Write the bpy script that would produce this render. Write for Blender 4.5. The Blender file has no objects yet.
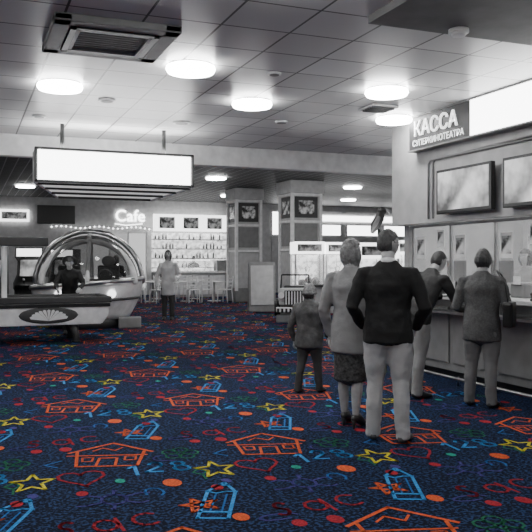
import bpy, bmesh, math, random
from mathutils import Vector, Matrix, Euler, noise
random.seed(4)
C=bpy.context.scene.collection
V=Vector
R=math.radians
# ------------------------------------------------------------ materials
def mat(name,col,rough=.6,metal=0,emit=0,ecol=None,bump=0,bscale=40,var=.12,vscale=6,trans=0,alpha=1,coat=0):
    m=bpy.data.materials.new(name); m.use_nodes=True; nt=m.node_tree; N=nt.nodes; L=nt.links
    b=N['Principled BSDF']
    if not isinstance(col,(tuple,list)): col=(col,col,col)
    tc=N.new('ShaderNodeTexCoord'); nz=N.new('ShaderNodeTexNoise'); nz.inputs['Scale'].default_value=vscale; nz.inputs['Detail'].default_value=4
    L.new(tc.outputs['Object'],nz.inputs['Vector'])
    cr=N.new('ShaderNodeValToRGB'); cr.color_ramp.elements[0].position=.3; cr.color_ramp.elements[1].position=.7
    cr.color_ramp.elements[0].color=tuple(c*(1-var) for c in col)+(1,)
    cr.color_ramp.elements[1].color=tuple(min(1,c*(1+var)) for c in col)+(1,)
    L.new(nz.outputs['Fac'],cr.inputs['Fac']); L.new(cr.outputs['Color'],b.inputs['Base Color'])
    b.inputs['Roughness'].default_value=rough; b.inputs['Metallic'].default_value=metal
    if emit:
        b.inputs['Emission Color'].default_value=tuple(ecol or col)+(1,) ; b.inputs['Emission Strength'].default_value=emit
    if alpha<1: b.inputs['Alpha'].default_value=alpha
    if coat: b.inputs['Coat Weight'].default_value=coat
    if bump:
        n2=N.new('ShaderNodeTexNoise'); n2.inputs['Scale'].default_value=bscale; n2.inputs['Detail'].default_value=3
        L.new(tc.outputs['Object'],n2.inputs['Vector'])
        bp=N.new('ShaderNodeBump'); bp.inputs['Strength'].default_value=bump; bp.inputs['Distance'].default_value=.02
        L.new(n2.outputs['Fac'],bp.inputs['Height']); L.new(bp.outputs['Normal'],b.inputs['Normal'])
    return m
def grid_mat(name,base,line,px,py,w,rough=.5,var=.1):
    m=mat(name,base,rough); nt=m.node_tree;N=nt.nodes;L=nt.links;b=N['Principled BSDF']
    tc=N.new('ShaderNodeTexCoord'); sp=N.new('ShaderNodeSeparateXYZ'); L.new(tc.outputs['Object'],sp.inputs[0])
    def M(op,a,bv=None):
        n=N.new('ShaderNodeMath'); n.operation=op
        for i,x in enumerate((a,bv)):
            if x is None: continue
            if isinstance(x,(int,float)): n.inputs[i].default_value=x
            else: L.new(x,n.inputs[i])
        return n.outputs[0]
    ax=M('DIVIDE',sp.outputs[0],px); ay=M('DIVIDE',sp.outputs[1],py)
    lx=M('LESS_THAN',M('FRACT',ax),w/px); ly=M('LESS_THAN',M('FRACT',ay),w/py)
    mask=M('MAXIMUM',lx,ly)
    cb=N.new('ShaderNodeCombineXYZ'); L.new(M('FLOOR',ax),cb.inputs[0]); L.new(M('FLOOR',ay),cb.inputs[1])
    wn=N.new('ShaderNodeTexWhiteNoise'); L.new(cb.outputs[0],wn.inputs[0])
    v=M('ADD',M('MULTIPLY',wn.outputs['Value'],var*base),base*(1-var/2))
    mx=N.new('ShaderNodeMix'); mx.data_type='RGBA'; L.new(mask,mx.inputs['Factor'])
    cc=N.new('ShaderNodeCombineColor'); 
    for i in range(3): L.new(v,cc.inputs[i])
    L.new(cc.outputs[0],mx.inputs['A']); mx.inputs['B'].default_value=(line,line,line,1)
    L.new(mx.outputs['Result'],b.inputs['Base Color'])
    return m
M_ceil=grid_mat('ceiling_tiles',.60,.03,.6,.6,.02,.32,.25)
M_cgrid=grid_mat('open_grid_ceiling',.03,.30,.3,.3,.03,.6,.3)
M_wall=mat('wall_paint',.42,.7,bump=.05)
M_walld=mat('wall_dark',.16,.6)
M_white=mat('white_laminate',.85,.35)
M_fascia=mat('fascia_white',.85,.5)
M_black=mat('black_plastic',.012,.35)
M_dark=mat('dark_grey',.05,.45)
M_mid=mat('mid_grey',.22,.5)
M_lg=mat('light_grey',.5,.45)
M_steel=mat('brushed_steel',.6,.28,1)
M_glass=mat('clear_glass',.85,.03,alpha=.16)
M_tint=mat('tinted_canopy',.03,.05,alpha=.55)
M_lamp=mat('lamp_diffuser',1.0,.5,emit=36,ecol=(1,1,1))
M_box=mat('lightbox_face',1.0,.5,emit=8,ecol=(1,1,1),var=0)
M_boxtop=mat('lightbox_top_added_glow',1.0,.5,emit=20,ecol=(1,1,1),var=0)  # glow added on the box top to brighten the ceiling
M_under=mat('lightbox_underside_painted_glow',.8,.5,emit=.45,ecol=(1,1,1))  # weak emission stands in for light falling on the underside
M_glow=mat('soft_glow_panel',1.0,.5,emit=3,ecol=(1,1,1),var=0)
M_glow2=mat('window_daylight',1.0,.5,emit=6.0,ecol=(1,1,1),var=0)
M_neon=mat('neon_tube',1.0,.5,emit=7,ecol=(1,1,1))
M_skin=mat('skin',.42,.5,vscale=20)
M_eye=mat('eye_white',.8,.2); M_iris=mat('iris',.02,.2)
M_lips=mat('lips',.2,.4)
def screen_mat(name,sc,strength,lo=.02,hi=.9,lo_p=.42,hi_p=.6):
    m=mat(name,.05,.2); nt=m.node_tree;N=nt.nodes;L=nt.links;b=N['Principled BSDF']
    tc=N.new('ShaderNodeTexCoord'); nz=N.new('ShaderNodeTexNoise'); nz.inputs['Scale'].default_value=sc; nz.inputs['Detail'].default_value=3
    L.new(tc.outputs['Object'],nz.inputs['Vector'])
    cr=N.new('ShaderNodeValToRGB'); e=cr.color_ramp.elements
    e[0].position=lo_p; e[0].color=(lo,lo,lo,1); e[1].position=hi_p; e[1].color=(hi,hi,hi,1)
    L.new(nz.outputs['Fac'],cr.inputs['Fac']); L.new(cr.outputs['Color'],b.inputs['Emission Color'])
    L.new(cr.outputs['Color'],b.inputs['Base Color'])
    b.inputs['Emission Strength'].default_value=strength
    return m
M_scr=screen_mat('tv_picture',2.6,.55,.10,.7,.35,.65)
M_poster=screen_mat('printed_poster',5,.15,.05,.6)
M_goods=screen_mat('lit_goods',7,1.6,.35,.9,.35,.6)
M_carpet=mat('carpet_base',(.006,.013,.05),.95)
nt=M_carpet.node_tree;N=nt.nodes;L=nt.links;b=N['Principled BSDF']
tc=N.new('ShaderNodeTexCoord')
vn=N.new('ShaderNodeTexNoise'); vn.inputs['Scale'].default_value=42; vn.inputs['Detail'].default_value=2
L.new(tc.outputs['Object'],vn.inputs['Vector'])
cr=N.new('ShaderNodeValToRGB'); e=cr.color_ramp.elements
e[0].position=.49; e[0].color=(.004,.006,.016,1); e[1].position=.61; e[1].color=(.020,.045,.12,1)
L.new(vn.outputs['Fac'],cr.inputs['Fac']); L.new(cr.outputs['Color'],b.inputs['Base Color'])
bp=N.new('ShaderNodeBump'); bp.inputs['Strength'].default_value=.4
n3=N.new('ShaderNodeTexNoise'); n3.inputs['Scale'].default_value=300; L.new(tc.outputs['Object'],n3.inputs['Vector'])
L.new(n3.outputs['Fac'],bp.inputs['Height']); L.new(bp.outputs['Normal'],b.inputs['Normal'])
b.inputs['Specular IOR Level'].default_value=.1
def yarn(n,c): 
    m=mat(n,c,.95,var=.4,vscale=70); m.node_tree.nodes['Principled BSDF'].inputs['Specular IOR Level'].default_value=.1; return m
YARN=[yarn('yarn_yellow',(.52,.45,.03)),yarn('yarn_cyan',(.04,.22,.52)),yarn('yarn_orange',(.52,.09,.03)),yarn('yarn_red',(.28,.02,.03)),
      yarn('yarn_blue',(.02,.11,.32)),yarn('yarn_violet',(.05,.045,.18)),yarn('yarn_green',(.02,.13,.07)),yarn('yarn_teal',(.02,.25,.18))]
# ------------------------------------------------------------ mesh helpers
def grp(name,loc=(0,0,0),rot=0):
    e=bpy.data.objects.new(name,None); e.location=loc; e.rotation_euler=(0,0,rot); e.empty_display_size=.2; C.objects.link(e); return e
def addobj(name,bm,m,par=None,smooth=False,loc=None,mx=None):
    me=bpy.data.meshes.new(name); bmesh.ops.recalc_face_normals(bm,faces=bm.faces); bm.to_mesh(me); bm.free()
    for mm in (m if isinstance(m,list) else [m]): me.materials.append(mm)
    if smooth:
        for p in me.polygons: p.use_smooth=True
    o=bpy.data.objects.new(name,me); C.objects.link(o)
    if par: o.parent=par
    if loc: o.location=loc
    if mx is not None: o.matrix_basis=mx
    return o
def box(name,c,s,m,par=None,bev=0,rot=None):
    bm=bmesh.new(); bmesh.ops.create_cube(bm,size=1)
    for v in bm.verts: v.co=V((v.co.x*s[0],v.co.y*s[1],v.co.z*s[2]))
    if bev: bmesh.ops.bevel(bm,geom=bm.edges[:],offset=bev,segments=2,affect='EDGES',profile=.6)
    o=addobj(name,bm,m,par); o.location=c
    if rot: o.rotation_euler=rot
    return o
def rings(bm,pts,rad,side=V((1,0,0)),n=14):
    pts=[V(p) for p in pts]; R_=[]
    for i,p in enumerate(pts):
        t=(pts[min(i+1,len(pts)-1)]-pts[max(i-1,0)]).normalized()
        x=side-side.dot(t)*t
        if x.length<.05: x=V((0,1,0))-t.y*t
        x.normalize(); y=t.cross(x)
        r=rad[i]; r=(r,r) if isinstance(r,(int,float)) else r
        R_.append([bm.verts.new(p+x*math.cos(a)*r[0]+y*math.sin(a)*r[1]) for a in [2*math.pi*j/n for j in range(n)]])
        if i==0: c0=bm.verts.new(p-t*min(r)*.5)
        c1=bm.verts.new(p+t*min(r)*.5) if i==len(pts)-1 else None
    for a,bb in zip(R_,R_[1:]):
        for j in range(n): bm.faces.new((a[j],a[(j+1)%n],bb[(j+1)%n],bb[j]))
    for j in range(n):
        bm.faces.new((c0,R_[0][(j+1)%n],R_[0][j])); bm.faces.new((c1,R_[-1][j],R_[-1][(j+1)%n]))
def tube(name,pts,r,m,par=None,n=10,smooth=True):
    bm=bmesh.new(); rr=r if isinstance(r,list) else [r]*len(pts); rings(bm,pts,rr,n=n); return addobj(name,bm,m,par,smooth)
def cyl(name,p1,p2,r,m,par=None,r2=None,n=20):
    bm=bmesh.new(); p1=V(p1);p2=V(p2); d=p2-p1
    bmesh.ops.create_cone(bm,cap_ends=True,segments=n,radius1=r,radius2=r if r2 is None else r2,depth=d.length)
    q=d.to_track_quat('Z','Y').to_matrix().to_4x4()
    bmesh.ops.transform(bm,matrix=Matrix.Translation((p1+p2)/2)@q,verts=bm.verts)
    o=addobj(name,bm,m,par)
    for p in o.data.polygons: p.use_smooth=len(p.vertices)==4
    return o
def ell(bm,c,r,sub=3,rot=None):
    ret=bmesh.ops.create_icosphere(bm,subdivisions=sub,radius=1)
    for v in ret['verts']:
        p=V((v.co.x*r[0],v.co.y*r[1],v.co.z*r[2]))
        if rot: p.rotate(rot)
        v.co=p+V(c)
def ball(name,c,r,m,par=None,sub=3):
    bm=bmesh.new(); ell(bm,(0,0,0),r if not isinstance(r,(int,float)) else (r,r,r),sub); o=addobj(name,bm,m,par,True); o.location=c; return o
def prism(name,pts,y0,y1,m,par=None,bev=0):
    bm=bmesh.new(); a=[bm.verts.new((x,y0,z)) for x,z in pts]; f=bm.faces.new(a)
    r=bmesh.ops.extrude_face_region(bm,geom=[f])
    for v in r['geom']:
        if isinstance(v,bmesh.types.BMVert): v.co.y=y1
    if bev: bmesh.ops.bevel(bm,geom=bm.edges[:],offset=bev,segments=2,affect='EDGES')
    return addobj(name,bm,m,par)
def text(name,s,size,m,par,loc,rot,ext=.01,align='LEFT'):
    cu=bpy.data.curves.new(name,'FONT'); cu.body=s; cu.size=size; cu.extrude=ext; cu.align_x=align
    cu.materials.append(m); o=bpy.data.objects.new(name,cu); C.objects.link(o); o.parent=par; o.location=loc; o.rotation_euler=rot; return o
H2=math.pi/2
# ------------------------------------------------------------ room shell
X0,X1,Y0,Y1=-5,22,-4,33
HC=3.4; HB=4.2; YF=11.83; WX=5.6; WY=9.17
floor=box('floor',((X0+X1)/2,(Y0+Y1)/2,-.05),(X1-X0,Y1-Y0,.1),M_carpet)
box('ceiling',((X0+X1)/2,(Y0+YF)/2,HC+.05),(X1-X0,YF-Y0,.1),M_ceil)
box('ceiling_cafe',((X0+X1)/2,(YF+Y1)/2,HB+.05),(X1-X0,Y1-YF,.1),M_cgrid)
box('trim_1',((X0+X1)/2,YF+.1,(3.08+HB)/2),(X1-X0,.2,HB-3.08),M_fascia)
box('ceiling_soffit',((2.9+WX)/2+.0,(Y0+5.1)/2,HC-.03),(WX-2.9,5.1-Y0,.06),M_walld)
box('wall_left',(X0-.05,(Y0+Y1)/2,2.1),(.1,Y1-Y0,4.2),M_wall)
box('wall_rear',((X0+X1)/2,Y0-.05,2.1),(X1-X0,.1,4.2),M_walld)
box('wall_back',((X0+X1)/2,Y1+.05,2.1),(X1-X0,.1,4.2),M_lg)
box('wall_far_right',(X1+.05,(WY+Y1)/2,2.1),(.1,Y1-WY,4.2),M_wall)
box('wall_right',(WX+.1,(WY+3)/2,(2.0+HC)/2),(.2,WY-3,HC-2.0),M_wall)
box('wall_right_front',(WX+.1,(3+Y0)/2,HC/2),(.2,3-Y0,HC),M_wall)
box('wall_return',((WX+.2+X1)/2,WY-.06,HC/2),(X1-WX-.2,.12,HC),M_wall)
box('wall_booth_back',(7.85,(WY-.12+3)/2,HC/2),(.1,WY-.12-3,HC),M_lg)
box('wall_booth_side',(6.8,2.95,HC/2),(2.0,.1,HC),M_wall)
# ------------------------------------------------------------ carpet motifs (woven pattern lying on the floor)
pb=bmesh.new()
ZP=.003
def rib(pts,w,mi,closed=False):
    n=len(pts)
    for i in range(n if closed else n-1):
        a=V(pts[i]).to_2d();b_=V(pts[(i+1)%n]).to_2d();d=b_-a
        if d.length<1e-5: continue
        d.normalize(); q=V((-d.y,d.x))*w*.45; a=a-d*w*.35; b_=b_+d*w*.35
        f=pb.faces.new([pb.verts.new((p.x,p.y,ZP)) for p in (a-q,b_-q,b_+q,a+q)]); f.material_index=mi
def disc(c,rx,ry,mi,n=12):
    f=pb.faces.new([pb.verts.new((c[0]+rx*math.cos(t*2*math.pi/n),c[1]+ry*math.sin(t*2*math.pi/n),ZP)) for t in range(n)]); f.material_index=mi
def arc(cx,cy,rx,ry,a0,a1,n=10): return [(cx+rx*math.cos(R(a0+(a1-a0)*i/n)),cy+ry*math.sin(R(a0+(a1-a0)*i/n))) for i in range(n+1)]
def place(pts,ox,oy,sx=1,sy=1,rot=0):
    c,s=math.cos(rot),math.sin(rot)
    return [(ox+(x*sx)*c-(y*sy)*s,oy+(x*sx)*s+(y*sy)*c) for x,y in pts]
def glyph_S(): return arc(0,.45,.35,.4,40,270,8)+arc(0,-.4,.38,.42,90,-140,8)
for i in range(-4,19):
    for j in range(-1,15):
        bx=.42+1.255*i; by=5.28-.13*i+2.1*(j-2)
        if by<-1 or by>32 or bx>21 or bx<-4: continue
        if bx>5.4 and by<9.6: continue
        st=[]
        for q in range(10):
            r=1 if q%2==0 else .42; a=R(90+36*q); st.append((r*math.cos(a),r*math.sin(a)))
        rib(place(st,bx,by,.15,.21,-.1),.026,0,True)
        P=lambda l,w,mi,cl=False: rib(place(l,bx-.2,by-.68,1,1,-.42),w,mi,cl)
        P([(-.09,-.33),(.09,-.33),(.09,.18),(0,.38),(-.09,.18)],.026,1,True)
        P([(-.1,.18),(-.03,.14),(.03,.18),(.1,.18)],.02,1); P([(-.09,-.22),(.09,-.22)],.03,1); P([(-.03,-.2),(-.03,.12)],.014,4); P([(.04,-.2),(.04,.12)],.014,4)
        P([(-.025,.32),(.025,.32)],.04,1)
        P=lambda l,w,mi,cl=False: rib(place(l,bx+.6,by+.55,1,1.1,-.25),w,mi,cl)
        P([(-.3,.08),(.02,.34),(.34,.06)],.032,2); P([(-.24,.1),(-.2,-.28),(.24,-.3),(.28,.08)],.028,2)
        P([(-.3,.0),(.3,-.02)],.024,2); P([(-.06,-.28),(-.05,-.08),(.08,-.08),(.08,-.28)],.024,2); P([(.14,-.05),(.14,-.15),(.22,-.15),(.22,-.05)],.018,2,True)
        P([(-.18,-.06),(-.17,-.16),(-.1,-.16),(-.1,-.06)],.018,2,True)
        P([(-.12,.12),(-.05,.2),(.05,.12),(.1,.2)],.02,2)
        hp=[]
        for q in range(18):
            t=q*2*math.pi/18; hp.append((16*math.sin(t)**3/16,(13*math.cos(t)-5*math.cos(2*t)-2*math.cos(3*t)-math.cos(4*t))/16))
        rib(place(hp,bx+.33,by+.0,.16,.20,.0),.024,3,True)
        rib(place([(-.3,.5),(.15,1),(.15,-1)],bx+.7,by+.05,.1,.12,-.1),.03,1)
        rib(place(arc(0,.45,.5,.5,170,-40,8)+[(-.6,-.9),(.6,-.9)],bx+.86,by+.08,.09,.13,-.25),.032,1)
        rib(place(arc(0,.5,.45,.42,0,360,9),bx+1.04,by+.05,.1,.13),.03,1); rib(place(arc(0,-.45,.55,.5,0,360,9),bx+1.04,by+.05,.1,.13),.03,1)
        disc((bx+.88,by-.34),.065,.09,2); disc((bx+.56,by-.17),.035,.05,7); disc((bx+.1,by+.86),.045,.06,3)
        disc((bx+.32,by+.84),.05,.07,3); disc((bx+1.13,by-.55),.04,.06,3); disc((bx-.02,by-.3),.035,.05,5)
        disc((bx+1.08,by+.95),.05,.07,2); disc((bx+.28,by-.36),.04,.055,3)
        rib(arc(bx+.45,by-.55,.08,.1,0,360,10),.024,5)
        for a in range(0,360,60):
            c,s=math.cos(R(a+20)),math.sin(R(a+20)); rib([(bx+.45+.08*c,by-.55+.1*s),(bx+.45+.19*c,by-.55+.2*s),(bx+.45+.25*c,by-.55+.17*s)],.022,5)
        for a in range(0,360,72): rib(arc(bx-.12+.085*math.cos(R(a)),by+.52+.1*math.sin(R(a)),.06,.07,0,360,8),.018,6)
        rib(place(glyph_S(),bx+.1,by-.98,.1,.13,-.2),.026,3)
        rib(arc(bx+.32,by-1.0,.07,.09,0,360,8),.024,3); rib([(bx+.39,by-.9),(bx+.4,by-1.12)],.024,3)
        rib(arc(bx+.56,by-.98,.08,.1,50,310,8),.024,3)
        rib([(bx+.9,by-.72),(bx+1.0,by-.95),(bx+.8,by-.82),(bx+1.04,by-.8),(bx+.84,by-.97)],.024,2,True)
        rib(arc(bx+1.0,by+.3,.1,.08,0,270,8)+[(bx+1.05,by+.2)],.018,5)
        rib([(bx+.2,by+.32),(bx+.12,by+.42),(bx+.25,by+.5)],.018,4)
        rib(arc(bx+.72,by-.5,.06,.09,-60,200,7),.02,4)
        rib(arc(bx+.03,by+1.0,.12,.05,0,300,8),.018,5)
        rib(place([(0,-1),(.1,-.2),(-.5,.3),(.3,.9),(.6,.2),(.1,-.2)],bx+1.12,by-.2,.09,.14),.018,6)
for f in list(pb.faces):
    c=f.calc_center_median()
    if c.x>21.9 or c.y>32.9 or c.y<-3.9 or c.x<-4.9 or (c.x>5.5 and c.y<9.25): pb.faces.remove(f)
for v in list(pb.verts):
    if not v.link_faces: pb.verts.remove(v)
addobj('carpet_pattern',pb,YARN,floor)
for ch in floor.children: ch.location=(-floor.location.x,-floor.location.y,-floor.location.z)
# ------------------------------------------------------------ ceiling fittings
def disc_lamp(x,y,h=HC,r=.24,m=None):
    g=grp('ceiling_lamp',(x,y,h)); 
    cyl('rim',(0,0,-.02),(0,0,0),r*.9,M_lg,g,n=32)
    bm=bmesh.new(); rings(bm,[(0,0,-.02),(0,0,-.045),(0,0,-.075)],[r*.97,r,r*.93],n=36)
    for v in bm.verts: v.co.z=max(min(v.co.z,-.02),-.088)
    addobj('diffuser',bm,m or M_lamp,g,True)
for x,y in [(.94,8.24),(2.03,7.02),(3.16,8.32),(4.32,7.19),(5.25,8.55),(-.2,4.7),(2.0,4.5),(-1.3,8.2),(0.9,2.3),(3.1,-.5),(-.2,-.5),(-2.4,5.2),(-1.3,10.6),(-3.4,8.2),(8,10.4),(11,10.4)]:
    disc_lamp(x,y)
disc_lamp(4.3,2.4,HC-.06)
for x,y in [(3,14.5),(7,14.5),(11.5,14.5),(.6,13.6),(5,18.5),(9,19),(14,18.5),(0,18.5),(3,23),(7.5,23),(13,24),(6,28),(10,29),(15.5,29),(2,28)]:
    disc_lamp(x,y,HB,.33)
def speaker(x,y,r=.1):
    g=grp('ceiling_speaker',(x,y,HC)); cyl('ring',(0,0,-.02),(0,0,0),r,M_white,g,n=24); cyl('grille',(0,0,-.025),(0,0,-.015),r*.7,M_mid,g,n=24)
speaker(1.55,8.9); speaker(2.75,9.95,.12); speaker(2.9,7.0,.07); speaker(4.0,9.4,.09); speaker(.9,10.2,.09)
g=grp('smoke_detector',(3.64,4.96,HC-.06)); cyl('base',(0,0,-.03),(0,0,0),.08,M_white,g); cyl('cap',(0,0,-.055),(0,0,-.03),.05,M_white,g,r2=.07)
g=grp('air_conditioner_cassette',(1.13,6.38,HC))
for a in range(4):
    r=Matrix.Rotation(a*H2,4,'Z')
    c=r@V((0,.43,-.03)); s=(1.0,.14,.06) if a%2==0 else (.14,1.0,.06)
    box('panel_%d'%a,c,s,M_mid,g,.012)
    c=r@V((0,.33,-.055)); s=(.62,.05,.03) if a%2==0 else (.05,.62,.03); box('vane_%d'%a,c,s,M_black,g)
    c=r@V((0,.29,-.04)); s=(.62,.03,.06) if a%2==0 else (.03,.62,.06); box('frame_%d'%a,c,s,M_lg,g)
box('core',(0,0,-.015),(.8,.8,.03),M_dark,g)
for i in range(9): box('slat_%d'%i,(0,-.24+i*.06,-.04),(.54,.02,.03),M_mid,g)
g=grp('ceiling_vent',(4.75,8.1,HC)); box('frame',(0,0,-.012),(.36,.36,.024),M_lg,g)
for i in range(5): box('slat_%d'%i,(0,-.12+i*.06,-.03),(.3,.02,.02),M_dark,g)
g=grp('hanging_lightbox',(1.97,10.5,0))
box('case',(0,.2,2.79),(2.2,.36,.44),M_lg,g,.01)
box('added_top_glow',(0,.2,3.02),(2.1,.3,.02),M_boxtop,g)  # added glowing panel, throws light up at the ceiling
box('face',(0,.0,2.8),(2.12,.04,.40),M_box,g)
for s in (-1,1): box('edge_%d'%(s+1),(s*1.09,.0,2.8),(.03,.08,.46),M_dark,g)
box('edge_t',(0,0,3.02),(2.2,.08,.03),M_dark,g); box('edge_b',(0,0,2.58),(2.2,.08,.03),M_dark,g)
for i in range(4):
    w=1.08-.13*i; zz=2.55-.035*i; y=.05+.3*i
    tube('rail_%d'%i,[(-w,y,zz),(w,y,zz)],.018,M_dark,g)
bm=bmesh.new(); bm.faces.new([bm.verts.new(p) for p in ((-1.08,.03,2.565),(1.08,.03,2.565),(.69,.97,2.46),(-.69,.97,2.46))]); addobj('sloped_underside',bm,M_under,g)  # tray brightness comes from its own painted-in glow
for s in (-1,1):
    tube('side_rail_%d'%(s+1),[(s*1.08,.02,2.56),(s*.69,.98,2.44)],.018,M_white,g)
    cyl('hanger_%d'%(s+1),(s*.72,.2,3.0),(s*.72,.2,HC),.03,M_black,g)
# ------------------------------------------------------------ ticket desk side
g=grp('box_office_sign',(WX,0,0))
box('dark_panel',(-.06,7.9,3.175),(.12,1.28,.45),M_dark,g)
box('light_panel',(-.06,6.0,3.175),(.12,2.5,.45),M_box,g)
box('frame_t',(-.07,6.65,3.39),(.14,3.8,.02),M_mid,g); box('frame_b',(-.07,6.65,2.95),(.14,3.8,.02),M_mid,g)
M_txt=mat('sign_letters',1.0,.5,emit=1.6,ecol=(1,1,1),var=0)
text('lettering_big','КАССА',.27,M_txt,g,(-.13,8.42,3.13),(H2,0,-H2))
text('lettering_small','СУПЕРКИНОТЕАТРА',.108,M_txt,g,(-.13,8.45,3.0),(H2,0,-H2),.002)
def tv(y0,y1,z0,z1,x=WX,scr=M_scr):
    g=grp('wall_tv',(x,(y0+y1)/2,(z0+z1)/2)); w=y1-y0;h=z1-z0
    box('bezel',(-.09,0,0),(.06,w,h),M_black,g,.01); box('screen',(-.122,0,.005),(.006,w-.08,h-.08),scr,g); box('bracket',(-.03,0,0),(.07,.3,.25),M_dark,g)
tv(6.87,7.93,2.08,2.63); tv(5.6,6.68,2.08,2.63)
g=grp('wall_conduit',(WX,0,0))
for y in (8.15,8.25): tube('pipe_%d'%int(y*100),[(-.02,y,2.05),(-.02,y,2.75),(-.02,y-.05,2.8),(-.02,5.4,2.8+(8.25-y)*.5)],.013,M_mid,g)
g=grp('ticket_counter',(0,0,0)); CY=(WY-.12+3.05)/2; CL=WY-.12-3.05-.02
box('front',(5.86,CY,.56),(.12,CL,.94),M_mid,g); box('plinth',(5.9,CY,.05),(.1,CL,.1),M_black,g)
box('top',(5.85,CY,1.045),(.62,CL,.05),M_lg,g,.01); box('shelf',(5.66,CY,.86),(.24,CL,.03),M_steel,g)
y=8.9
i=0
while y>3.2:
    box('panel_%d'%i,(5.79,y-.42,.55),(.03,.78,.72),M_mid if y>7 else M_dark,g,.008); y-=.88; i+=1
for i,yy in enumerate((8.1,7.3,6.35)):   # card readers fixed on the counter
    box('card_reader_%d'%i,(5.66,yy,1.13),(.09,.08,.1),M_black,g,.01,rot=(0,-.5,0)); box('card_reader_base_%d'%i,(5.68,yy,1.082),(.13,.1,.024),M_dark,g)
g=grp('foot_rail'); tube('rail',[(5.42,9.0,.1),(5.42,3.2,.1)],.02,M_steel,g)
for yy in (8.9,7.5,6.1,4.7,3.3): tube('bracket_%d'%int(yy),[(5.42,yy,.1),(5.5,yy,.1),(5.5,yy,.0)],.014,M_steel,g)
g=grp('glass_screen')
yy=9.0; i=0
M_paper=mat('notice_paper',.7,.7)
while yy>3.2:
    box('post_%d'%i,(5.85,yy,1.54),(.04,.04,.93),M_steel,g); box('pane_%d'%i,(5.85,yy-.44,1.6),(.012,.82,.74),M_glass,g)
    for k,(o,zz,h) in enumerate(((.2,1.68,.3),(.62,1.5,.2),(.66,1.8,.22))):
        if (i+k)%2==0 or k==0: box('notice_%d_%d'%(i,k),(5.835,yy-o,zz),(.006,h*.7,h),M_paper,g); box('notice_print_%d_%d'%(i,k),(5.83,yy-o,zz+.01),(.004,h*.55,h*.7),M_poster,g)
    yy-=.88; i+=1
box('head_rail',(5.85,CY,1.98),(.05,CL,.04),M_steel,g)
for i,yy in enumerate((8.7,7.75,6.9,6.0,5.2)):
    g=grp('cash_desk_monitor',(6.35,yy,1.067)); box('foot',(0,0,.01),(.18,.22,.02),M_black,g); cyl('stem',(0,0,.02),(0,0,.2),.02,M_black,g); box('screen',(0,0,.3),(.04,.4,.28),M_black,g,.008)
for yy in (8.75,7.0,5.7):
    g=grp('ticket_printer',(6.05,yy,1.072)); box('body',(0,0,.09),(.2,.24,.18),M_mid,g,.02); box('slot',(-.09,0,.15),(.05,.16,.01),M_black,g); box('paper',(-.1,0,.2),(.004,.12,.1),M_paper,g)
g=grp('booth_desk'); box('top',(6.45,CY,1.04),(.5,CL,.05),M_lg,g)
for yy in (8.8,6.1,3.3): box('leg_%d'%yy,(6.5,yy,.5),(.4,.05,1.03),M_lg,g)
for i,(yy,zz,w,h) in enumerate([(8.7,1.6,.4,.6),(8.1,1.65,.5,.5),(7.4,1.6,.45,.65),(6.8,1.7,.5,.4),(6.1,1.6,.45,.6),(5.4,1.6,.6,.5),(4.6,1.6,.5,.6)]):
    g=grp('wall_poster',(7.78,yy,zz)); box('frame',(0,0,0),(.03,w,h),M_dark if i%2 else M_white,g); box('print',(-.018,0,0),(.006,w-.05,h-.05),M_poster,g)
for yy in (8.2,6.4,4.6): disc_lamp(6.7,yy,HC,.3)
g=grp('leaflet_rack',(5.72,8.45,1.075))
for i in range(3): box('pocket_%d'%i,(0,-.2+i*.2,.1),(.06,.16,.2),M_white,g); box('leaflet_%d'%i,(-.01,-.2+i*.2,.16),(.02,.13,.24),M_poster,g)
# ------------------------------------------------------------ people
def remesh(o,vox,disp=0,dscale=.12,sm=3):
    m=o.modifiers.new('r','REMESH'); m.mode='VOXEL'; m.voxel_size=vox; m.use_smooth_shade=True
    s=o.modifiers.new('s','SMOOTH'); s.iterations=sm; s.factor=.5
    if disp:
        t=bpy.data.textures.new('folds','CLOUDS'); t.noise_scale=dscale; t.noise_depth=1
        d=o.modifiers.new('d','DISPLACE'); d.texture=t; d.strength=disp; d.mid_level=.45; d.texture_coords='LOCAL'
def headmap(p,hair=False):
    x,y,z=p
    w=1-.30*max(0,-z)**1.6 - .06*max(0,z)
    X=x*w; Y=y; Z=z
    if y<0: Y=y*(1-.45*max(0,-z)**1.5)
    if not hair:
        g=lambda cx,cz,s: math.exp(-((x-cx)**2+(z-cz)**2)/(s*s))
        if y>0:
            Y+=.20*g(0,-.18,.13)+.08*g(0,.02,.1)-.10*g(.36,.06,.17)-.10*g(-.36,.06,.17)+.05*g(0,-.52,.15)+.10*g(0,-.88,.22)+.04*g(0,.22,.35)
    return V((X,Y,Z))
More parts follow.
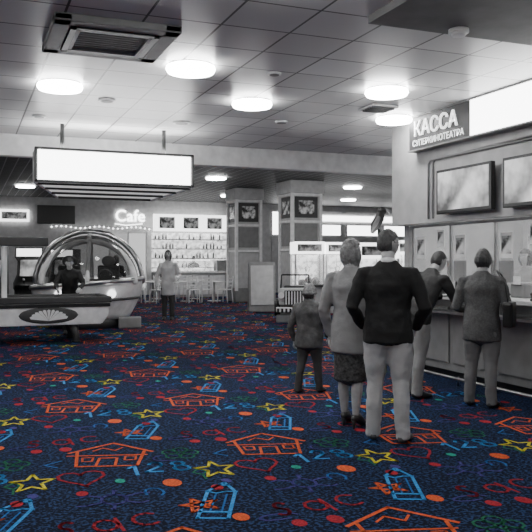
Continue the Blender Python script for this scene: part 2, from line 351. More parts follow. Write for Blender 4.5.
def hand(par,H,w,d,nrm,m,vox,curl=.5,thumb=1):
    w=V(w); d=V(d).normalized(); nrm=V(nrm); nrm=(nrm-nrm.dot(d)*d).normalized(); s=d.cross(nrm)*thumb; k=H/1.75
    bm=bmesh.new(); rings(bm,[w-d*.02*k,w+d*.03*k,w+d*.085*k],[(.026*k,.018*k),(.036*k,.016*k),(.038*k,.013*k)],side=s,n=12)
    for i,(o,l) in enumerate(((.029,.072),(.010,.082),(-.010,.077),(-.028,.060))):
        p=w+d*.085*k+s*o*k; dd=d.copy(); pts=[p-d*.02*k,p]
        for q in range(3):
            a=curl*(.5+.35*q); dd=(dd*math.cos(a)+nrm*math.sin(a)).normalized(); p=p+dd*l*k*(.45,.32,.25)[q]; pts.append(p)
        rings(bm,pts,[.0095*k,.0095*k,.009*k,.0082*k,.007*k],side=s,n=8)
    p=w+d*.03*k+s*.028*k; dd=(d*.6+s*.8).normalized(); p2=p+dd*.04*k; p3=p2+(d*.85+s*.3+nrm*.4).normalized()*.032*k; p4=p3+(d*.9+nrm*.4).normalized()*.024*k
    rings(bm,[p-s*.012*k,p2,p3,p4],[.014*k,.0115*k,.0105*k,.008*k],side=nrm,n=8)
    o=addobj('hand',bm,m,par,True); remesh(o,max(.0038,vox*.35),sm=1); return o
def person(name,loc,rot,H,top,bot,shoe,hair,lean=0,elb=None,wri=None,feet=((-.055,0),(.055,0)),toe=(0,0),hyaw=0,hpitch=0,hlen=0,skirt=0,hem=.47,
           bulk=1,collar=None,vox=.013,heel=0,hat=None,curl=.5,child=False,glasses=False,knees=(0,0),coatflare=0,twist=0):
    G=grp(name,loc,rot); u=H
    hipz=.50
    def B(p):
        p=V(p)
        if p.z>hipz:
            t=min(1,(p.z-hipz)/.12); q=Matrix.Rotation(-lean*t,3,'X')@(Matrix.Rotation(twist*t,3,'Z')@(p-V((0,0,hipz)))); p=q+V((0,0,hipz))
        return p*u
    sh=[B((-.103*bulk,-.004,.792)),B((.103*bulk,-.004,.792))]
    elb=[V(e)*u for e in (elb or ((-.15,-.02,.63),(.15,-.02,.63)))]
    wri=[V(e)*u for e in (wri or ((-.15,.06,.49),(.15,.06,.49)))]
    leg_r=[.055,.051,.040,.037,.034] if not skirt else [.055,.046,.029,.031,.018]
    if not skirt:
        bm=bmesh.new(); rings(bm,[V((0,-.002,.455))*u,V((0,-.006,.49))*u,B((0,-.004,.53)),B((0,0,.57)),B((0,0,.60))],[(.07*u*bulk,.05*u),(.090*u*bulk,.066*u),(.086*u*bulk,.062*u),(.074*u*bulk,.05*u),(.06*u*bulk,.045*u)],n=22)
    else:
        bm=bmesh.new(); rings(bm,[V((0,0,skirt))*u,V((0,0,.36))*u,V((0,-.005,.50))*u,B((0,0,.56)),B((0,0,.60))],[(.090*u,.072*u),(.091*u,.072*u),(.086*u,.065*u),(.075*u,.05*u),(.06*u,.045*u)],n=22)
        o=addobj('skirt',bm,bot,G,True); remesh(o,vox,.012,.06,2); bm=bmesh.new()
    for i,(fx,fy) in enumerate(feet):
        s=-1 if i==0 else 1
        hip=V((s*.047*bulk,-.002,.48)); kn=V(((s*.05+fx)/2,(fy*.5)+.012+knees[i],.28)); an=V((fx,fy-.012,.045+heel))
        end=V((fx,fy-.008,.022)) if not skirt else V((fx,fy-.012,.04+heel))
        cf=kn*.6+an*.4+V((0,-.010,0))
        pts=[hip*u,(hip*.5+kn*.5+V((0,.006,0)))*u,kn*u,cf*u,end*u]
        rings(bm,pts,[(r*u*(bulk if j<2 else 1)) for j,r in enumerate(leg_r)],n=16)
    o=addobj('legs' if skirt else 'trousers',bm,M_skin if skirt else bot,G,True); remesh(o,vox*.8,0 if skirt else .016,.07,2)
    for i,(fx,fy) in enumerate(feet):
        bm=bmesh.new(); c,s=math.cos(toe[i]),math.sin(toe[i])
        def F(a,h): return V((fx+(-s)*a,fy+c*a,h))*u
        hh=heel
        rings(bm,[F(-.038,.022+hh),F(-.02,.026+hh),F(.02,.03+hh*.7),F(.06,.02+hh*.15),F(.09,.016),F(.108,.013)],[(.014*u,.014*u),(.021*u,.024*u),(.023*u,.028*u),(.026*u,.018*u),(.024*u,.014*u),(.014*u,.009*u)],n=14)
        for v in bm.verts: v.co.z=max(v.co.z,.001)
        if hh: rings(bm,[F(-.03,.001),F(-.028,.02+hh)],[.006*u,.014*u],n=8)
        addobj('shoe',bm,shoe,G,True)
    bm=bmesh.new()
    prof=[(hem,.104+coatflare,.084+coatflare*.6),(max(hem+.03,.52),.104,.083),(.58,.096,.074),(.63,.093,.068),(.69,.100,.072),(.745,.104,.073),(.785,.098,.062),(.812,.078,.050),(.835,.052,.043),(.853,.037,.038)]
    if child: prof=[(a,b_*1.14,c*1.2) for a,b_,c in prof]
    pts=[];rr=[]
    for a,b_,c in prof: pts.append(B((0,0 if a<.7 else -.004,a))); rr.append((b_*u*bulk,c*u))
    rings(bm,pts,rr,n=24)
    for i in (0,1):
        s=-1 if i==0 else 1; e=elb[i]; w=wri[i]
        inn=B((s*.06*bulk,-.002,.80))
        ar=1.12 if child else 1
        rings(bm,[inn,sh[i],sh[i]*.72+e*.28,e,e*.5+w*.5,w],[r*u*ar for r in (.030,.035,.036,.031,.028,.024)],n=14)
        ell(bm,sh[i]+V((0,0,-.004))*u,(.036*u*ar,.038*u*ar,.036*u*ar),2)
    o=addobj('jacket',bm,top,G,True); remesh(o,vox*.75,.022,.10,3)
    if collar:
        bm=bmesh.new(); rings(bm,[B((0,-.004,.845)),B((0,-.002,.863))],[(.039*u,.042*u),(.035*u,.038*u)],n=20); addobj('collar',bm,collar,G,True)
    for i in (0,1):
        d=(wri[i]-elb[i]).normalized(); nr=V((1 if i==0 else -1,0,0)) if abs(d.x)<.6 else V((0,0,-1))
        if abs(d.z)<.4: nr=V((0,0,-1))
        hand(G,H,wri[i]+d*.01,d,nr,M_skin,vox,curl,1 if i==0 else -1)
    hs=1.25 if child else 1.0
    hz=.066*hs; hc0=.934 if not child else .905
    bm=bmesh.new(); nk=B((0,-.004,.83)); hc=B((0,.012,hc0)); rings(bm,[nk,nk*.4+hc*.6],[.034*u,.032*u],n=14); addobj('neck',bm,M_skin,G,True)
    Rh=Matrix.Rotation(hyaw,4,'Z')@Matrix.Rotation(-(lean*.55+hpitch),4,'X')
    hm=Matrix.Translation(hc)@Rh
    S=V((.044*hs*u,.054*hs*u,hz*u))
    bm=bmesh.new(); bmesh.ops.create_icosphere(bm,subdivisions=5,radius=1)
    for v in bm.verts: p=headmap(v.co); v.co=V((p.x*S.x,p.y*S.y,p.z*S.z))
    for s in (-1,1):
        ell(bm,(s*1.0*S.x,-.05*S.y,-.05*S.z),(.12*S.x,.17*S.y,.24*S.z),3,Euler((0,0,s*.35)))
    addobj('head',bm,M_skin,G,True,mx=hm)
    bm=bmesh.new()
    for s in (-1,1): ell(bm,(s*.36*S.x,.83*S.y,.05*S.z),(.13*S.x,.10*S.y,.08*S.z),2)
    addobj('eyes',bm,M_eye,G,True,mx=hm)
    bm=bmesh.new()
    for s in (-1,1): ell(bm,(s*.36*S.x,.91*S.y,.05*S.z),(.055*S.x,.03*S.y,.055*S.z),2)
    for s in (-1,1): ell(bm,(s*.37*S.x,.90*S.y,.22*S.z),(.17*S.x,.06*S.y,.025*S.z),2)
    addobj('irises_brows',bm,M_iris,G,True,mx=hm)
    bm=bmesh.new(); ell(bm,(0,.92*S.y,-.50*S.z),(.24*S.x,.09*S.y,.05*S.z),2); addobj('mouth',bm,M_lips,G,True,mx=hm)
    bm=bmesh.new(); bmesh.ops.create_icosphere(bm,subdivisions=5,radius=1)
    for v in list(bm.verts):
        x,y,z=v.co
        line=.42 if hlen else .40
        front=(y>.22+.35*max(0,z) and z<line)
        side_cut=(hlen==0 and (z<-.50 or (y>-.15 and z<.02) or (y>.1 and z<.2)))
        if front or side_cut or (hlen and z<-.35): bm.verts.remove(v)
    for v in bm.verts:
        p=headmap(v.co,True); f=1.07 if not hlen else 1.13
        nzv=noise.noise(V((v.co.x*6,v.co.y*6,v.co.z*1.6)))*.06+noise.noise(V((v.co.x*14,v.co.y*14,v.co.z*3)))*.03
        q=V((p.x*f,p.y*f,p.z*(1.08 if v.co.z>0 else 1.02)))*(1+nzv)
        v.co=V((q.x*S.x,q.y*S.y,q.z*S.z))
    o=addobj('hair',bm,hair,G,True,mx=hm); sd=o.modifiers.new('so','SOLIDIFY'); sd.thickness=.012*u/1.7; sd.offset=-1
    if hlen:
        bm=bmesh.new(); n=40; rows=12; g_=[]
        for r in range(rows+1):
            t=r/rows; z=.25-(.25+hlen)*t; row=[]
            for j in range(n+1):
                ang=R(25)-R(230)*j/n
                bulge=1.10+.13*math.sin(min(1,t*1.25)*math.pi)**.8-.25*max(0,t-.6)/.4
                wob=1+.05*noise.noise(V((math.cos(ang)*5,math.sin(ang)*5,t*1.2)))+.035*math.sin(j*1.9+t*2)
                row.append(bm.verts.new((math.cos(ang)*S.x*bulge*wob,math.sin(ang)*S.y*(bulge*(1 if math.sin(ang)>0 else .96))*wob,(z+.07*math.sin(j*2.3)*(t**4))*S.z)))
            g_.append(row)
        for r in range(rows):
            for j in range(n): bm.faces.new((g_[r][j],g_[r][j+1],g_[r+1][j+1],g_[r+1][j]))
        o=addobj('hair_lengths',bm,hair,G,True,mx=hm); sd=o.modifiers.new('so','SOLIDIFY'); sd.thickness=.022*u/1.7; sd.offset=-1
    if hat:
        bm=bmesh.new(); bmesh.ops.create_icosphere(bm,subdivisions=4,radius=1)
        for v in list(bm.verts):
            if v.co.z<.05: bm.verts.remove(v)
        for v in bm.verts: v.co=V((v.co.x*S.x*1.17,v.co.y*S.y*1.14,v.co.z*S.z*1.2))
        o=addobj('hat',bm,hat,G,True,mx=hm); sd=o.modifiers.new('so','SOLIDIFY'); sd.thickness=.012
        bm=bmesh.new(); rings(bm,[V((0,0,.02*S.z)),V((0,0,.3*S.z))],[(1.2*S.x,1.17*S.y),(1.18*S.x,1.15*S.y)],n=24); addobj('hat_band',bm,hat,G,True,mx=hm)
    if glasses:
        bm=bmesh.new()
        for s in (-1,1):
            cpts=[V((s*.4*S.x+.24*S.x*math.cos(a),1.0*S.y,.05*S.z+.15*S.z*math.sin(a))) for a in [i*math.pi/6 for i in range(13)]]
            for a_,b_ in zip(cpts,cpts[1:]): rings(bm,[a_,b_],[.0018,.0018],n=6)
            rings(bm,[V((s*.62*S.x,1.0*S.y,.08*S.z)),V((s*1.06*S.x,0,.06*S.z))],[.002,.002],n=6)
        addobj('glasses',bm,M_black,G,True,mx=hm)
    return G
T_black=mat('cloth_black_jacket',.010,.8,bump=.2,bscale=30); T_khaki=mat('cloth_light_trousers',.46,.85,bump=.15,bscale=60,var=.06)
T_coat=mat('cloth_grey_coat',.27,.85,bump=.15,bscale=50,var=.08); T_skirt=mat('cloth_patterned_skirt',.06,.85,var=.8,vscale=40)
T_child=mat('cloth_child_jacket',.07,.8,var=.5,vscale=12,bump=.2); T_jean=mat('cloth_dark_jeans',.045,.85,bump=.2)
T_qm=mat('cloth_dark_jacket',.02,.75,bump=.2); T_grey=mat('cloth_grey_trousers',.26,.85,bump=.15,var=.06)
T_tweed=mat('cloth_tweed_jacket',.09,.85,var=.25,vscale=60,bump=.15); T_whitec=mat('cloth_white_coat',.6,.8)
T_gt=mat('cloth_mid_trousers',.17,.85,bump=.15,var=.06); S_dark=mat('shoe_dark',.03,.4); S_grey=mat('shoe_suede',.12,.7)
Hr_br=mat('hair_fair',.20,.5,var=.5,vscale=30,bump=.5,bscale=80); Hr_dk=mat('hair_dark',.035,.45,var=.5,vscale=30,bump=.5,bscale=80); Hr_gr=mat('hair_grizzled',.07,.5,var=.5,vscale=40,bump=.5,bscale=80)
M_hat=mat('knit_hat',.2,.9,var=.5,vscale=40,bump=.6,bscale=90)
person('man_in_black_jacket',(3.27,5.42,0),R(-36),1.76,T_black,T_khaki,S_grey,Hr_gr,bulk=1.14,
   elb=((-.168,-.025,.635),(.172,-.025,.635)),wri=((-.125,.085,.535),(.125,.085,.535)),feet=((-.072,.02),(.072,-.02)),toe=(.15,-.25),hyaw=R(-50),hpitch=R(-4),collar=M_white,hem=.47,glasses=True,curl=.7)
person('woman_in_grey_coat',(3.24,6.02,0),R(-48),1.70,T_coat,T_skirt,S_dark,Hr_br,skirt=.25,heel=.03,hem=.40,coatflare=.006,
   elb=((-.14,-.03,.62),(.13,.0,.62)),wri=((-.13,.03,.48),(.09,.09,.55)),feet=((-.04,.03),(.04,-.02)),toe=(.1,-.1),hyaw=R(-38),hpitch=R(-6),hlen=1.3)
person('child_in_hat',(3.64,7.75,0),R(-50),1.24,T_child,T_jean,S_dark,Hr_dk,child=True,elb=((-.18,-.02,.60),(.17,.03,.60)),wri=((-.18,.05,.47),(.14,.12,.52)),
   feet=((-.08,-.06),(.08,.06)),toe=(.1,-.1),hat=M_hat,hem=.42,hyaw=R(-10),bulk=1.15)
person('man_leaning_on_counter',(4.64,7.12,0),R(-76),1.72,T_qm,T_grey,S_dark,Hr_dk,lean=R(30),elb=((-.16,.22,.62),(.15,.22,.62)),wri=((-.09,.36,.635),(.09,.36,.635)),
   feet=((-.06,.02),(.08,-.06)),toe=(.1,-.2),hyaw=R(-10),hem=.47,bulk=1.12)
w=person('woman_with_shoulder_bag',(4.95,6.36,0),R(-50),1.63,T_tweed,T_gt,S_dark,Hr_dk,lean=R(5),bulk=1.14,elb=((-.16,-.01,.62),(.16,.0,.62)),wri=((-.11,.11,.60),(.13,.12,.60)),
   feet=((-.075,.0),(.07,-.03)),toe=(.1,-.15),hyaw=R(5),hlen=.8,hem=.42,coatflare=.004)
box('bag',(.29,-.05,.96),(.10,.26,.26),M_black,w,.03); tube('bag_strap',[(.29,-.13,1.07),(.25,-.09,1.28),(.16,-.03,1.40),(.19,.06,1.36),(.29,.05,1.07)],.009,M_black,w,n=6)
person('cashier',(7.05,8.1,0),R(100),1.66,T_coat,T_jean,S_dark,Hr_dk,vox=.018,hlen=1.0)
person('woman_in_white_coat',(4.8,18.65,0),R(160),1.78,T_whitec,T_jean,S_dark,Hr_dk,vox=.02,hlen=1.3,hem=.36,elb=((-.16,0,.62),(.16,0,.62)),wri=((-.13,.1,.58),(.16,.06,.48)))
person('woman_in_dark_dress',(3.95,21.2,0),R(-20),1.66,T_qm,T_jean,S_dark,Hr_br,vox=.022,hlen=1.2)
person('air_hockey_player',(2.0,15.75,0),R(170),1.68,T_qm,T_jean,S_dark,Hr_dk,vox=.02,lean=R(30),elb=((-.16,.16,.62),(.16,.16,.62)),wri=((-.12,.28,.57),(.14,.26,.57)))
person('barista',(9.3,31.7,0),R(180),1.72,T_black,T_jean,S_dark,Hr_dk,vox=.03)
# ------------------------------------------------------------ air hockey table
g=grp('air_hockey_table',(1.05,14.0,0))
prism('cabinet',[(-1.45,.42),(-1.35,.34),(1.3,.34),(1.42,.5),(1.42,.72),(-1.45,.72)],0,1.25,M_white,g,.015)
box('skirt',(0,-.01,.69),(2.9,.03,.06),M_black,g); 
box('playfield',(0,.62,.74),(2.7,1.05,.03),M_white,g)
for s in (-1,1): box('rail_side_%d'%(s+1),(0,.62+s*.6,.79),(2.94,.09,.12),M_dark,g,.02); box('rail_end_%d'%(s+1),(s*1.43,.62,.79),(.1,1.28,.12),M_dark,g,.02)
for x in (-.9,.8):
    for yy in (.2,1.05): tube('leg_%d_%d'%(x*10,yy*10),[(x,yy,.36),(x+.06,yy,.12),(x+.06,yy,.03)],[.1,.055,.07],M_dark,g); cyl('foot_%d_%d'%(x*10,yy*10),(x+.06,yy,0),(x+.06,yy,.03),.08,M_black,g)
bm=bmesh.new(); ell(bm,(.35,-.012,.52),(.52,.012,.15),3); addobj('logo_panel',bm,M_dark,g,True)
bm=bmesh.new()
for a in range(-70,71,14):
    c,s=math.sin(R(a)),math.cos(R(a)); q=V((c*1.7,0,s)); p=V((s,0,-c))*.03
    vs=[V((0,0,0)),q*.19-p,q*.21,q*.19+p]; bm.faces.new([bm.verts.new(V((.35,-.03,.42))+v) for v in vs])
addobj('shell_logo',bm,M_white,g)
tube('scoreboard_arch',[(-.38,.62,.8),(-.38,.62,1.75),(-.3,.62,1.9),(.3,.62,1.9)],.05,M_white,g)
box('scoreboard',(-.1,.62,1.86),(1.0,.14,.16),M_dark,g,.02)
# ------------------------------------------------------------ simulator pod (tub body, arched canopy ribs, tinted canopy)
g=grp('arcade_simulator_pod',(2.62,17.5,0),R(-12))
def podp(lon,z,k=1.0):
    t=(z-.2)/.8; rr=.86+.30*math.sin(min(1,max(0,t))*H2)
    return V((rr*1.08*k*math.cos(lon),rr*.85*k*math.sin(lon),z+.10*math.cos(lon)*(t)))
bm=bmesh.new(); rows=[]
for zi in range(9):
    z=.2+.8*zi/8; rows.append([bm.verts.new(podp(2*math.pi*j/48,z)) for j in range(48)])
for a,b_ in zip(rows,rows[1:]):
    for j in range(48): bm.faces.new((a[j],a[(j+1)%48],b_[(j+1)%48],b_[j]))
bm.faces.new(rows[0][::-1])
o=addobj('tub',bm,M_white,g,True); sd=o.modifiers.new('s','SOLIDIFY'); sd.thickness=.06
tube('tub_rim',[podp(2*math.pi*j/32,1.0) for j in range(33)],.055,M_steel,g,n=8)
tube('tub_stripe',[podp(2*math.pi*j/32,.62,1.01) for j in range(33)],.03,M_dark,g,n=8)
cyl('base',(0,0,0),(0,0,.22),.8,M_dark,g,n=32)
def rib3(name,yo,w,h,r,m,tilt=0):
    tube(name,[V((w*math.cos(a)+.04,yo+tilt*math.sin(a),1.0+h*math.sin(a))) for a in [math.pi*i/18 for i in range(19)]],r,m,g,n=10)
rib3('canopy_rib_front',-.55,1.02,.95,.07,M_white,.35); rib3('canopy_rib_mid',-.1,1.2,1.18,.06,M_steel,.1); rib3('canopy_rib_back',.45,1.05,1.05,.06,M_white,-.2)
tube('canopy_spine',[V((.04,-.95+.0,1.05)),V((.04,-.55,1.6)),V((.04,-.2,1.95)),V((.04,.05,2.18)),V((.04,.35,2.05)),V((.04,.75,1.4)),V((.04,.95,1.05))],.05,M_white,g)
bm=bmesh.new(); ell(bm,(.04,0,1.0),(1.1,.86,1.1),4)
for v in list(bm.verts):
    if v.co.z<1.02 : bm.verts.remove(v)
addobj('canopy',bm,M_tint,g,True)
for i,x in enumerate((-.45,.45)):
    box('seat_%d'%i,(x,.1,.6),(.5,.5,.18),M_black,g,.05); box('seat_back_%d'%i,(x,.38,1.0),(.5,.15,.8),M_dark,g,.05); ball('headrest_%d'%i,(x,.36,1.5),(.16,.08,.13),M_mid,g)
box('dashboard',(0,-.5,.95),(1.2,.2,.3),M_black,g,.05); tube('wheel',[V((.4+.16*math.cos(a),-.3-.05*math.sin(a),1.15+.16*math.sin(a))) for a in [i*math.pi/8 for i in range(17)]],.018,M_mid,g,n=8)
for s in (-1,1): cyl('lamp_%d'%(s+1),(s*.55,-.83,.78),(s*.57,-.9,.78),.09,M_glow,g)
box('step',(.95,-.5,.12),(.5,.4,.24),M_mid,g,.03)
def cabinet(name,x,y,rot,w=.7,h=1.85,scr=M_scr,m=M_dark):
    g=grp(name,(x,y,0),rot)
    for s in (-1,1):
        bm=bmesh.new(); pts=[(-.4,0),(.4,0),(.4,h),(-.25,h),(-.3,h-.25),(-.05,h-.35),(-.12,1.15),(-.42,.95),(-.42,.8),(-.32,.75)]
        vs=[bm.verts.new((s*w/2,p[0],p[1])) for p in pts]; f=bm.faces.new(vs); r=bmesh.ops.extrude_face_region(bm,geom=[f])
        for v in r['geom']:
            if isinstance(v,bmesh.types.BMVert): v.co.x-=s*.03
        addobj('side_%d'%(s+1),bm,m,g)
    box('body',(0,.1,.45),(w-.07,.58,.9),m,g); box('back',(0,.36,h/2),(w-.07,.05,h-.02),m,g); box('panel',(0,-.25,.9),(w-.07,.3,.06),M_black,g,rot=(.3,0,0))
    box('screen',(0,-.02,1.32),(w-.12,.03,.42),scr,g,rot=(-.15,0,0)); box('marquee',(0,-.22,h-.13),(w-.07,.05,.2),M_glow,g); box('roof',(0,.05,h-.02),(w-.07,.6,.03),m,g)
    cyl('joystick',(-.12,-.28,.93),(-.12,-.3,1.02),.012,M_black,g); ball('knob',(-.12,-.3,1.03),.03,M_white,g)
cabinet('arcade_cabinet',.5,18.6,R(-20)); cabinet('arcade_cabinet',1.6,20.2,R(-20)); cabinet('arcade_cabinet',2.7,22.5,R(-25)); cabinet('arcade_cabinet',-.6,17.6,R(-10))
def claw(x,y,rot,w=.85,h=2.05):
    g=grp('claw_machine',(x,y,0),rot)
    box('cabinet',(0,0,.4),(w,w,.8),M_lg,g,.02); box('chute',(-.2,-w/2-.01,.35),(.28,.03,.28),M_black,g); box('control',(.1,-w/2-.08,.82),(w*.7,.18,.07),M_dark,g,.02)
    for sx in (-1,1):
        for sy in (-1,1): box('post_%d%d'%(sx+1,sy+1),(sx*(w/2-.03),sy*(w/2-.03),1.25),(.05,.05,.9),M_white,g)
        box('glass_%d'%(sx+1),(sx*(w/2-.02),0,1.25),(.008,w-.1,.86),M_glass,g)
    box('glass_front',(0,-w/2+.02,1.25),(w-.1,.008,.86),M_glass,g); box('mirror_back',(0,w/2-.03,1.25),(w-.1,.02,.86),M_goods,g)
    box('header',(0,0,h-.18),(w,w,.34),M_glow,g,.02); box('header_trim',(0,-w/2-.005,h-.18),(w*.8,.02,.2),M_poster,g)
    cyl('claw_cable',(0,0,1.35),(0,0,1.7),.01,M_steel,g)
    for a in range(3): tube('claw_%d'%a,[V((0,0,1.36)),V((.09*math.cos(a*2.1),.09*math.sin(a*2.1),1.3)),V((.05*math.cos(a*2.1),.05*math.sin(a*2.1),1.2))],.01,M_steel,g)
    bm=bmesh.new()
    for i in range(14): ell(bm,(random.uniform(-.3,.3),random.uniform(-.3,.3),random.uniform(.85,.98)),(.09,.08,.09),2)
    addobj('plush_prizes',bm,mat('plush',.35,.9,var=.8,vscale=8),g,True)
    return g
claw(9.0,19.3,R(-15)); claw(10.1,19.6,R(-15)); claw(11.3,19.8,R(-20)); g=claw(8.4,14.4,R(-25),.9,1.9); claw(9.8,15.6,R(-25),.9,2.0)
# parrot figure fixed on the machine roof
cyl('parrot_stand',(.05,0,1.88),(.05,0,2.2),.03,M_dark,g)
bm=bmesh.new(); rings(bm,[(-.1,0,2.12),(-.03,0,2.28),(.06,0,2.44),(.1,0,2.56)],[(.03,.04),(.10,.11),(.11,.11),(.08,.08)],side=V((0,1,0))); ell(bm,(.12,0,2.6),(.10,.09,.09),3); addobj('parrot_body',bm,M_dark,g,True)
tube('parrot_beak',[(.2,0,2.62),(.27,0,2.6),(.29,0,2.52)],[.045,.03,.01],M_lg,g); tube('parrot_wing',[(.05,-.12,2.46),(-.04,-.13,2.3),(-.13,-.1,2.14)],[.04,.05,.015],M_mid,g)
# ------------------------------------------------------------ kiddie car ride
g=grp('kiddie_ride_truck',(7.55,16.9,0),R(-25))
box('plinth',(0,.4,.09),(.9,1.4,.18),M_mid,g,.03); box('bonnet',(0,.05,.62),(.78,.5,.42),M_lg,g,.06); box('body_tub',(0,.75,.55),(.85,.8,.5),M_lg,g,.06)
box('grille_frame',(0,-.22,.6),(.5,.04,.36),M_black,g,.01)
for i in range(7): box('grille_bar_%d'%i,(-.21+i*.07,-.25,.6),(.03,.03,.32),M_white,g)
for s in (-1,1):
    cyl('headlamp_%d'%(s+1),(s*.33,-.2,.66),(s*.33,-.27,.66),.075,M_white,g); box('bumper_stripe_%d'%(s+1),(s*.25,-.32,.32),(.4,.08,.12),M_white,g,.02)
    for yy in (.05,1.0): cyl('wheel_%d_%d'%(s+1,yy*10),(s*.36,yy,.33),(s*.5,yy,.33),.2,M_black,g)
    tube('screen_post_%d'%(s+1),[(s*.36,.35,.8),(s*.34,.45,1.15)],.02,M_black,g)
for i in range(9): box('bumper_%d'%i,(-.4+i*.1,-.36,.3),(.05,.03,.1),M_black,g)
tube('screen_top',[(-.34,.45,1.15),(.34,.45,1.15)],.02,M_black,g); box('seat',(0,.85,.72),(.6,.35,.3),M_black,g,.05)
g=grp('standing_notice_board',(8.05,20.4,0),R(-15))
box('panel_front',(0,-.12,.75),(.78,.03,1.45),M_mid,g,.01,rot=(-.14,0,0)); box('panel_back',(0,.2,.72),(.78,.03,1.42),M_mid,g,.01,rot=(.14,0,0)); box('sheet',(0,-.145,.8),(.66,.01,1.15),M_lg,g,rot=(-.14,0,0))
def column(x,y,w,m=M_lg):
    g=grp('picture_column',(x,y,0)); box('core',(0,0,HB/2),(w*.86,w*.86,HB),m,g); box('base',(0,0,.25),(w,w,.5),M_mid,g,.01); box('capital',(0,0,3.98),(w*1.1,w*1.1,.42),m,g,.02)
    for sx in (-1,1):
        for sy in (-1,1): box('post_%d%d'%(sx+1,sy+1),(sx*w*.46,sy*w*.46,2.1),(.1,.1,3.4),M_white,g)
    for i,(z0,z1) in enumerate(((2.95,3.65),(2.0,2.75),(.7,1.8))):
        mm=(M_dark,M_mid,M_lg)[i]
        box('panel_a%d'%i,(0,-w*.44,(z0+z1)/2),(w*.74,.03,z1-z0),mm,g); box('panel_b%d'%i,(-w*.44,0,(z0+z1)/2),(.03,w*.74,z1-z0),mm,g)
        box('bar_a%d'%i,(0,-w*.46,z1+.07),(w*.84,.06,.08),M_white,g); box('bar_b%d'%i,(-w*.46,0,z1+.07),(.06,w*.84,.08),M_white,g)
        if i==0: box('photo_a',(0,-w*.46,3.3),(w*.5,.02,.45),M_poster,g); box('photo_b',(-w*.46,0,3.3),(.02,w*.5,.45),M_poster,g)
column(10.6,23.3,1.13); column(9.75,26.5,1.04)
# ------------------------------------------------------------ cafe
def chair(x,y,rot):
    g=grp('cafe_chair',(x,y,0),rot)
    for sx in (-.18,.18):
        tube('leg_f%d'%(sx*10),[(sx*1.1,-.2,0),(sx,-.18,.46)],.02,M_white,g,6); tube('leg_b%d'%(sx*10),[(sx*1.1,.22,0),(sx,.18,.46),(sx,.24,.95)],.02,M_white,g,6)
    box('seat',(0,0,.47),(.4,.4,.04),M_white,g,.015)
    for i in range(3): box('slat_%d'%i,(0,.21+i*.012,.62+i*.13),(.36,.02,.06),M_white,g)
def table(x,y):
    g=grp('cafe_table',(x,y,0)); cyl('top',(0,0,.72),(0,0,.75),.42,M_white,g,n=28); cyl('stem',(0,0,.03),(0,0,.72),.035,M_steel,g); cyl('foot',(0,0,0),(0,0,.03),.25,M_steel,g)
for x,y in ((6.3,27),(7.6,26.7),(8.6,26.6),(7.0,29.0),(8.4,28.6)): table(x,y)
for i,(x,y) in enumerate(((5.7,26.4),(6.35,26.2),(6.95,26.9),(7.6,25.95),(8.15,26.0),(8.75,25.8),(5.7,27.6),(6.9,27.8),(8.0,27.7),(6.3,29.2),(7.75,29.2))): chair(x,y,random.uniform(-3,3))
g=grp('cafe_counter',(9.5,30.5,0))
box('body',(0,0,.5),(3.0,.7,1.0),M_lg,g,.02); box('top',(0,0,1.03),(3.1,.8,.06),M_white,g); 
for i in range(4): box('front_panel_%d'%i,(-1.1+i*.74,-.36,.5),(.66,.02,.8),M_white,g)
box('display_case',(-.6,0,1.3),(1.4,.5,.46),M_glass,g); box('display_light',(-.6,0,1.54),(1.4,.5,.03),M_glow,g); box('pastries',(-.6,0,1.15),(1.2,.3,.12),M_goods,g,.03)
box('coffee_machine',(.7,0,1.3),(.6,.45,.48),M_steel,g,.03); 
g=grp('back_bar',(9.5,32.6,0))
box('cabinet',(0,0,.5),(3.6,.5,1.0),M_mid,g); box('shelf_back',(0,.2,1.9),(3.6,.06,1.7),M_goods,g)
for i in range(4): box('shelf_%d'%i,(0,.05,1.2+i*.42),(3.6,.34,.04),M_lg,g)
bm=bmesh.new()
for i in range(4):
    for j in range(22):
        x=-1.7+j*.16+random.uniform(-.04,.04); hh=random.uniform(.12,.28)
        if random.random()<.55: continue
        rings(bm,[(x,0,1.23+i*.42),(x,0,1.22+i*.42+hh*.6),(x,0,1.22+i*.42+hh)],[.04,.035,.012],n=8)
addobj('bottles',bm,M_mid,g,True)
box('menu_lightbox',(-.1,-.1,3.2),(3.4,.12,.75),M_glow,g); 
for i in range(3): box('menu_print_%d'%i,(-1.2+i*1.1,-.17,3.2),(.7,.01,.5),M_poster,g)
g=grp('wall_tv',(3.6,Y1-.1,3.47)); box('bezel',(0,0,0),(1.55,.1,.78),M_black,g,.02); box('screen',(0,-.055,0),(1.45,.01,.68),M_black,g)
g=grp('cafe_neon_sign',(6.1,Y1-.06,3.25)); text('script','Cafe',.72,M_neon,g,(0,0,0),(H2,0,0),.02)
tube('swash',[(.0,0,-.12),(.5,0,-.18),(1.2,0,-.1)],.015,M_neon,g)
g=grp('string_lights'); bm=bmesh.new()
for i in range(26): ell(bm,(3.4+i*.2,Y1-.15,2.95+.04*math.sin(i*.8)),(.035,.035,.035),1)
addobj('bulbs',bm,M_neon,g); tube('wire',[(3.4+i*.2,Y1-.15,3.0+.04*math.sin(i*.8)) for i in range(26)],.008,M_black,g,n=5)
g=grp('glazed_partition',(5.8,Y1-.4,0))
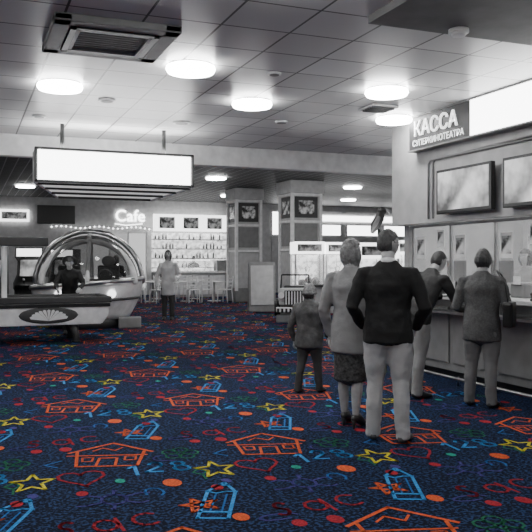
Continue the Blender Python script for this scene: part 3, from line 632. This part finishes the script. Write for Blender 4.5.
for i in range(5): box('frame_%d'%i,(-1.6+i*.8,0,1.4),(.06,.06,2.8),M_white,g)
for i in range(4): box('pane_%d'%i,(-1.2+i*.8,0,1.5),(.72,.03,2.4),mat('frosted_pane_%d'%i,.7,.4,emit=.35+.3*(i%2),ecol=(1,1,1)),g)
g=grp('menu_board',(1.9,Y1-.1,3.4)); box('panel',(0,0,0),(1.2,.08,.5),M_glow,g,.01); box('print',(0,-.05,0),(1.0,.01,.3),M_poster,g)
for n,(x,w) in enumerate(((14.3,1.6),(16.3,1.8),(18.4,1.8),(20.4,1.6))):
    g=grp('window_%d'%(n+1),(x,Y1-.04,3.3)); box('pane',(0,0,0),(w,.03,1.1),M_glow2,g)
    for s in (-1,1): box('jamb_%d'%(s+1),(s*w/2,-.02,0),(.08,.08,1.2),M_white,g); box('rail_%d'%(s+1),(0,-.02,s*.58),(w,.08,.08),M_white,g)
    box('lower_frame',(0,-.02,-1.9),(w,.05,2.4),M_lg,g)
g=grp('lit_bulkhead',(14.8,27,3.2)); box('beam',(0,0,0),(6.5,.3,.5),M_white,g); box('light_strip',(0,-.17,0),(6.3,.03,.22),M_glow2,g); 
for x in (-3.2,3.2): box('drop_%d'%x,(x,0,.6),(.12,.12,.7),M_dark,g)
cabinet('arcade_cabinet',12.7,20.5,R(-25),m=M_lg); cabinet('arcade_cabinet',13.8,21,R(-25),m=M_mid); cabinet('arcade_cabinet',11.2,16.5,R(-30),m=M_lg)
# ------------------------------------------------------------ world + camera
w=bpy.data.worlds.new('World'); bpy.context.scene.world=w; w.use_nodes=True
w.node_tree.nodes['Background'].inputs['Color'].default_value=(.5,.5,.5,1); w.node_tree.nodes['Background'].inputs['Strength'].default_value=.3
cam=bpy.data.cameras.new('camera'); cam.lens=50.75; cam.sensor_width=36; cam.shift_y=-5/532; cam.clip_end=200
co=bpy.data.objects.new('camera',cam); C.objects.link(co); co.location=(0,0,1.5); co.rotation_euler=(H2,0,-math.atan(301/750)); bpy.context.scene.camera=co
